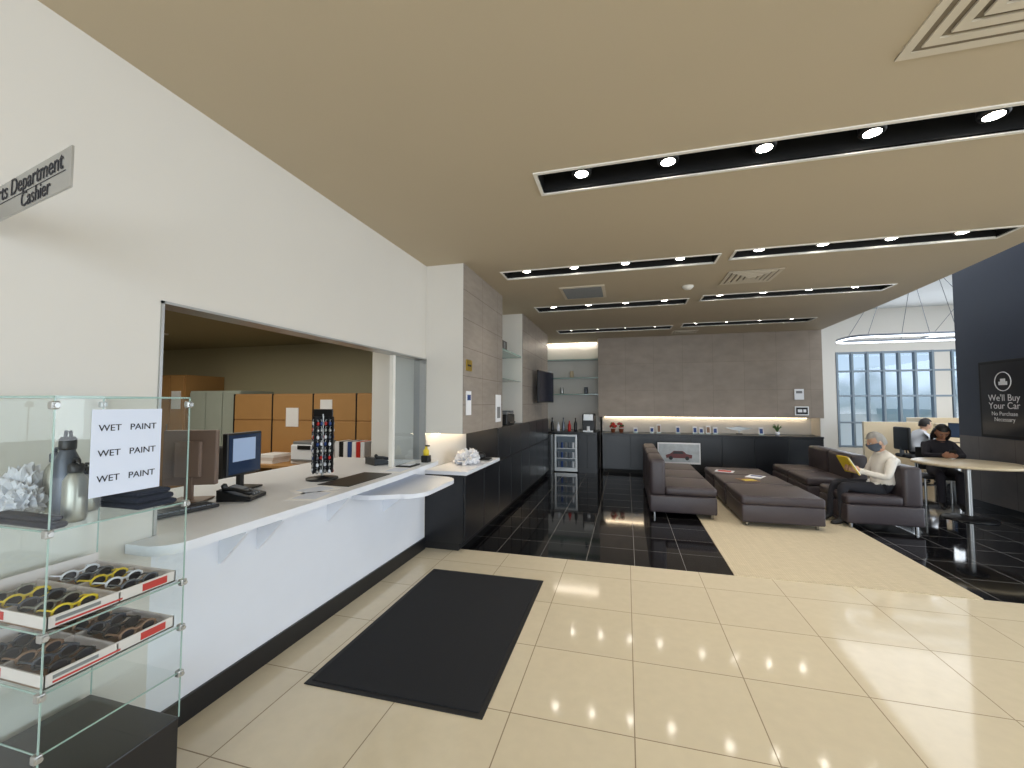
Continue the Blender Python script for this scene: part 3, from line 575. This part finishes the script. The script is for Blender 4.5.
# ---------------- people
SKIN=mat('skin',(212,168,140),.5,noise=.05); SKIN2=mat('skin_tan',(176,126,98),.5,noise=.05)
def person(name,loc,rz,J,shirt,pants,hair,skin,shoes,long_hair=False,mask=None,head_tilt=20,hz=0,curl=1.0,female=False):
    root=empty(name,loc); root.rotation_euler=(0,0,math.radians(rz)); bpy.context.view_layer.update()
    W=root.matrix_world.copy()
    V=lambda k:Vector(J[k])
    names=['pelvis','waist','chest','upper','neck','skull','shL','elL','wrL','shR','elR','wrR','hipL','knL','anL','toL','hipR','knR','anR','toR']
    rad=dict(pelvis=(.125,.15),waist=(.11,.135),chest=(.12,.16),upper=(.09,.12),neck=(.05,.05),skull=(.05,.05),
      shL=(.064,.064),shR=(.064,.064),elL=(.047,.047),elR=(.047,.047),wrL=(.031,.031),wrR=(.031,.031),hipL=(.09,.09),hipR=(.09,.09),knL=(.066,.066),knR=(.066,.066),anL=(.043,.043),anR=(.043,.043),toL=(.035,.035),toR=(.035,.035))
    ed=[('pelvis','waist'),('waist','chest'),('chest','upper'),('upper','neck'),('neck','skull'),('upper','shL'),('shL','elL'),('elL','wrL'),('upper','shR'),('shR','elR'),('elR','wrR'),
        ('pelvis','hipL'),('hipL','knL'),('knL','anL'),('anL','toL'),('pelvis','hipR'),('hipR','knR'),('knR','anR'),('anR','toR')]
    me=bpy.data.meshes.new('b'); me.from_pydata([V(n) for n in names],[(names.index(a),names.index(b_)) for a,b_ in ed],[]); 
    ob=bpy.data.objects.new('b',me); COL.objects.link(ob)
    mod=ob.modifiers.new('s','SKIN'); mod.use_smooth_shade=True
    sv=me.skin_vertices[0].data
    k=.93 if female else 1
    for i,n in enumerate(names): sv[i].radius=(rad[n][0]*k,rad[n][1]*k); sv[i].use_root=(n=='pelvis')
    m2=ob.modifiers.new('u','SUBSURF'); m2.levels=3; m2.render_levels=3
    bpy.context.view_layer.update()
    dg=bpy.context.evaluated_depsgraph_get(); em=bpy.data.meshes.new_from_object(ob.evaluated_get(dg)); em.name='body'
    bpy.data.objects.remove(ob)
    reg={}
    for a,b_ in ed:
        r=0
        if (a,b_)in(('neck','skull'),): r=2
        if a in('hipL','hipR','knL','knR') or b_ in('hipL','hipR'): r=1
        if a in('anL','anR'): r=3
        reg[(a,b_)]=r
    em.materials.clear()
    for m in (shirt,pants,skin,shoes): em.materials.append(m)
    for p in em.polygons:
        best=9;bi=0;be=None
        for (a,b_),r in reg.items():
            A=V(a);B=V(b_);ab=B-A;t_=max(0,min(1,(p.center-A).dot(ab)/ab.length_squared)); dd=(p.center-(A+ab*t_)).length-rad[a][0]*(1-t_)-rad[b_][0]*t_
            if dd<best: best=dd;bi=r;be=(a,b_)
        if p.center.x<.13 and bi in(0,1) and be[0][:2] not in('sh','el'):
            bi=1 if p.center.z<.565 else 0
        p.material_index=bi; p.use_smooth=True
    bo=bpy.data.objects.new('body',em); COL.objects.link(bo); bo.parent=root
    # collar and cuffs
    cl=O('collar',M=W.copy(),parent=root); nk=V('neck')
    cl.tube([nk+Vector((.058*math.cos(a)+.002,.056*math.sin(a),-.008-.012*math.cos(a))) for a in [k_*math.pi/8 for k_ in range(16)]],.010,shirt,8,True)
    for sd in 'LR':
        wr=V('wr'+sd); dd=(wr-V('el'+sd)).normalized(); cl.tube([wr-dd*.03,wr-dd*.002],[.034,.034],shirt,12)
    cl.done()
    hc=V('skull')+Vector((.025,0,.085))
    T=Matrix.Translation(hc)@Matrix.Rotation(math.radians(hz),4,'Z')@Matrix.Rotation(math.radians(head_tilt),4,'Y')
    h=O('head',M=W@T,parent=root)
    b=bmesh.new(); bmesh.ops.create_uvsphere(b,u_segments=28,v_segments=22,radius=1)
    for v in b.verts:
        x,y,z=v.co
        if z<0: y*=1-.28*(-z)**1.2; x*=1-.10*(-z)
        if x>0 and abs(y)<.75: x*=.93
        if x>.5 and abs(y)<.45 and -.05<z<.22 and abs(y)>.12: x-=.07
        if z<-.55 and x>.2: x+=.12
        v.co=Vector((x*.098,y*.076,z*.118))
    h.add(b,skin,True)
    h.tube([(.088,0,.02),(.103,0,-.008),(.112,0,-.028),(.094,0,-.038)],[.008,.011,.014,.012],skin,8)
    for s_ in (-1,1):
        h.sph((.080,s_*.03,.012),(.010,.013,.007),PAPER,10).sph((.089,s_*.03,.010),(.003,.006,.006),INK,8)
        h.tube([(.090,s_*.016,.019),(.084,s_*.044,.019)],.0045,skin,6)
        h.tube([(.092,s_*.016,.032),(.09,s_*.046,.032)],.0035,hair,6)
        h.sph((0,s_*.078,-.005),(.02,.009,.032),skin,10)
    h.tube([(.086,-.024,-.062),(.094,0,-.060),(.086,.024,-.062)],.005,mat('lips',(160,90,85),.5),6)
    b=bmesh.new(); bmesh.ops.create_uvsphere(b,u_segments=28,v_segments=22,radius=1)
    dl=[]
    for f in b.faces:
        qq=f.calc_center_median()
        if (qq.x>.22 and qq.z<.48) or qq.z<(-.62 if long_hair else -.35) or (abs(qq.y)>.8 and qq.z<0 and qq.x>-.2): dl.append(f)
    bmesh.ops.delete(b,geom=dl,context='FACES')
    for v in b.verts:
        j=1+.03*math.sin(v.co.y*23)+.02*math.sin(v.co.x*31)
        v.co=Vector((v.co.x*.108*j,v.co.y*.087*j,v.co.z*.130*j+.002))
    h.add(b,hair,True)
    if long_hair:
        for k in range(9):
            a=math.radians(100+k*20); h.tube([(.07*math.cos(a),.075*math.sin(a),.02),(.095*math.cos(a),.09*math.sin(a),-.09),(.085*math.cos(a)-.01,.085*math.sin(a),-.20)],[.028,.03,.012],hair,8)
    if mask:
        b=bmesh.new(); bmesh.ops.create_uvsphere(b,u_segments=24,v_segments=18,radius=1)
        dl=[f for f in b.faces if f.calc_center_median().x<.1 or f.calc_center_median().z>-.02 or f.calc_center_median().z<-.9]
        bmesh.ops.delete(b,geom=dl,context='FACES')
        for v in b.verts: v.co=Vector((v.co.x*.124,v.co.y*.084*(1-.2*-v.co.z),v.co.z*.13))
        h.add(b,mask,True)
        for s_ in (-1,1): h.tube([(.05,s_*.068,-.03),(0,s_*.082,.0)],.002,mask,6).tube([(.05,s_*.06,-.07),(0,s_*.08,-.03)],.002,mask,6)
    h.done()
    for sd,s_ in (('L',1),('R',-1)):
        wr=V('wr'+sd); el=V('el'+sd); d=(wr-el).normalized()
        inn=Vector((0,-s_,0)); inn=(inn-d*inn.dot(d)).normalized()
        nrm=inn; side=d.cross(nrm)
        if side.z<0: side=-side
        o=O('hand_'+('left' if s_>0 else 'right'),M=W.copy(),parent=root)
        R=Matrix((d,side,nrm)).transposed()
        o.tube([wr-d*.01,wr+d*.02],[.027,.026],skin,10)
        pc=wr+d*.05; o.sph(pc,(.052,.040,.018),skin,12,R)
        ln=[.062,.072,.068,.055]
        for i in range(4):
            base=pc+d*.038+side*(.027-.018*i); L_=ln[i]; c1=.5*curl;c2=1.3*curl
            p1=base+(d*math.cos(c1)+nrm*math.sin(c1))*L_*.45; p2=p1+(d*math.cos(c2)+nrm*math.sin(c2))*L_*.32; p3=p2+(d*math.cos(c2+.4)+nrm*math.sin(c2+.4))*L_*.25
            o.tube([base-d*.015,base,p1,p2,p3],[.008,.009,.0085,.008,.0065],skin,8)
        tb=wr+d*.025+side*.03; o.tube([tb-side*.01,tb+d*.02+side*.014+nrm*.008,tb+d*.045+side*.012+nrm*.025],[.011,.010,.008],skin,8)
        o.done()
    return root
SHIRT=mat('cream_shirt',(232,225,214),.85,noise=.06,scale=20,bump=.2); PANT=mat('dark_trousers',(40,40,46),.9); SHOE=mat('black_shoe',(22,20,20),.5)
GH=mat('grey_hair',(160,156,150),.8,noise=.2,scale=60); DH=mat('dark_hair',(30,24,22),.6,noise=.2,scale=60); DSH=mat('dark_blouse',(38,34,40),.85); MASK=mat('blue_grey_mask',(88,98,112),.8)
J1=dict(pelvis=(0,0,.53),waist=(-.05,0,.66),chest=(-.06,0,.79),upper=(-.05,0,.90),neck=(-.02,0,.965),skull=(.0,0,1.0),
 shL=(-.06,.16,.885),elL=(.04,.235,.66),wrL=(.26,.12,.72),shR=(-.06,-.16,.885),elR=(.04,-.235,.66),wrR=(.26,-.12,.72),
 hipL=(.03,.095,.50),knL=(.46,.10,.53),anL=(.46,.09,.09),toL=(.60,.10,.04),hipR=(.03,-.095,.50),knR=(.45,-.12,.53),anR=(.52,-.13,.09),toR=(.66,-.14,.04))
p=person('seated_reader',(3.11,6.44,-.03),180,J1,SHIRT,PANT,GH,SKIN,SHOE,mask=MASK,head_tilt=22)
o=O('open_book',(2.78,6.44,.75),180)
for s_ in (-1,1):
    Rm=Euler((0,.5,s_*-.28)).to_matrix()
    o.box(-.006,.006,(0 if s_>0 else -.17),(.17 if s_>0 else 0),-.12,.12,YEL,R=Rm); o.box(-.018,-.008,(0.004 if s_>0 else -.165),(.165 if s_>0 else -.004),-.115,.115,PAPER,R=Rm)
    o.box(.006,.008,(0.02 if s_>0 else -.14),(.14 if s_>0 else -.02),-.05,.08,mat('book_orange',(200,120,40),.5),R=Rm)
bk=o.done()
J2=dict(J1); J2.update(waist=(-.03,0,.66),upper=(.06,0,.93),chest=(.02,0,.80),neck=(.11,0,.99),skull=(.14,0,1.03),shL=(.05,.14,.915),shR=(.05,-.14,.915),elL=(.20,.21,.76),elR=(.20,-.21,.76),wrL=(.42,.07,.79),wrR=(.42,-.07,.79),
 knL=(.43,.10,.52),anL=(.43,.09,.09),toL=(.57,.10,.04),knR=(.43,-.11,.52),anR=(.45,-.11,.09),toR=(.58,-.12,.04))
person('seated_woman',(4.62,7.98,0),-105,J2,DSH,DSH,DH,SKIN2,SHOE,long_hair=True,head_tilt=38,female=True)
o=O('smartphone',(4.50,7.50,.80),-105); o.box(-.004,.004,-.036,.036,-.04,.09,PLAS,.003,R=Euler((0,.6,0)).to_matrix()); o.done()
def sidechair(name,x,y,rz):
    o=O(name,(x,y,0),rz)
    for a in (-.2,.2):
        for b_ in (-.2,.2): o.cyl((a,b_,0),(a,b_,.42),.013,STEEL)
    o.box(-.22,.22,-.22,.22,.40,.45,BLACKM,.02).box(-.22,-.2,-.2,.2,.5,.85,BLACKM,.008).cyl((-.21,-.18,.42),(-.21,-.18,.6),.012,STEEL).cyl((-.21,.18,.42),(-.21,.18,.6),.012,STEEL); return o.done()
sidechair('side_chair',4.60,7.98,-105)
person('seated_man',(5.72,10.5,0),5,J2,mat('light_shirt',(205,205,208),.85),PANT,DH,SKIN,SHOE,head_tilt=12)
chair('office_chair',5.70,10.5,95)

# ---------------- lights
def area(name,loc,rot,sx,sy,e,col):
    l=bpy.data.lights.new(name,'AREA'); l.shape='RECTANGLE'; l.size=sx; l.size_y=sy; l.energy=e; l.color=col
    o=bpy.data.objects.new(name,l); COL.objects.link(o); o.location=loc; o.rotation_euler=rot; return o
R90=math.radians(90)
area('daylight_rear',(1.5,-4.4,1.7),(R90,0,0),7,2.6,270,(.84,.92,1))
area('daylight_side',(XE-.1,3,1.9),(R90,0,R90),12,2.8,560,(.84,.92,1))
area('daylight_far',(8.9,13.9,1.7),(-R90,0,0),6,2.6,160,(.88,.94,1))
area('office_light',(-5,3,2.5),(0,0,0),4,3,70,(1,.94,.80))
area('showroom_light',(7.5,9,4.1),(0,0,0),6,6,190,(.95,.97,1))
wd=bpy.data.worlds.new('world'); S.world=wd; wd.use_nodes=True; t=wd.node_tree
bg=t.nodes['Background']; bg.inputs[1].default_value=1.15
tc=t.nodes.new('ShaderNodeTexCoord'); sx=t.nodes.new('ShaderNodeSeparateXYZ'); mr=t.nodes.new('ShaderNodeMapRange'); cr=t.nodes.new('ShaderNodeValToRGB')
nz=t.nodes.new('ShaderNodeTexNoise'); nz.inputs['Scale'].default_value=14; ad=t.nodes.new('ShaderNodeMath'); ad.operation='MULTIPLY_ADD'; ad.inputs[1].default_value=.10
t.links.new(tc.outputs['Generated'],sx.inputs[0]); t.links.new(tc.outputs['Generated'],nz.inputs['Vector']); t.links.new(nz.outputs['Fac'],ad.inputs[0]); t.links.new(sx.outputs['Z'],ad.inputs[2])
mr.inputs['From Min'].default_value=-.1; mr.inputs['From Max'].default_value=.3; t.links.new(ad.outputs[0],mr.inputs['Value']); t.links.new(mr.outputs[0],cr.inputs[0]); t.links.new(cr.outputs[0],bg.inputs[0])
E=cr.color_ramp.elements; E[0].position=0; E[0].color=(.42,.46,.48,1); E[1].position=1; E[1].color=(.60,.76,.95,1)
for p_,c_ in [(.30,(.40,.45,.48,1)),(.34,(.16,.24,.28,1)),(.44,(.24,.34,.42,1)),(.50,(.66,.80,.95,1))]:
    e_=E.new(p_); e_.color=c_
# ---------------- camera
cd=bpy.data.cameras.new('camera'); cd.sensor_width=36; cd.lens=420/1024*36; cd.clip_start=.05
co=bpy.data.objects.new('camera',cd); COL.objects.link(co); co.location=(0,0,1.55); co.rotation_euler=(math.radians(92.6),0,math.radians(15.2)); S.camera=co
S.view_settings.view_transform='Standard'
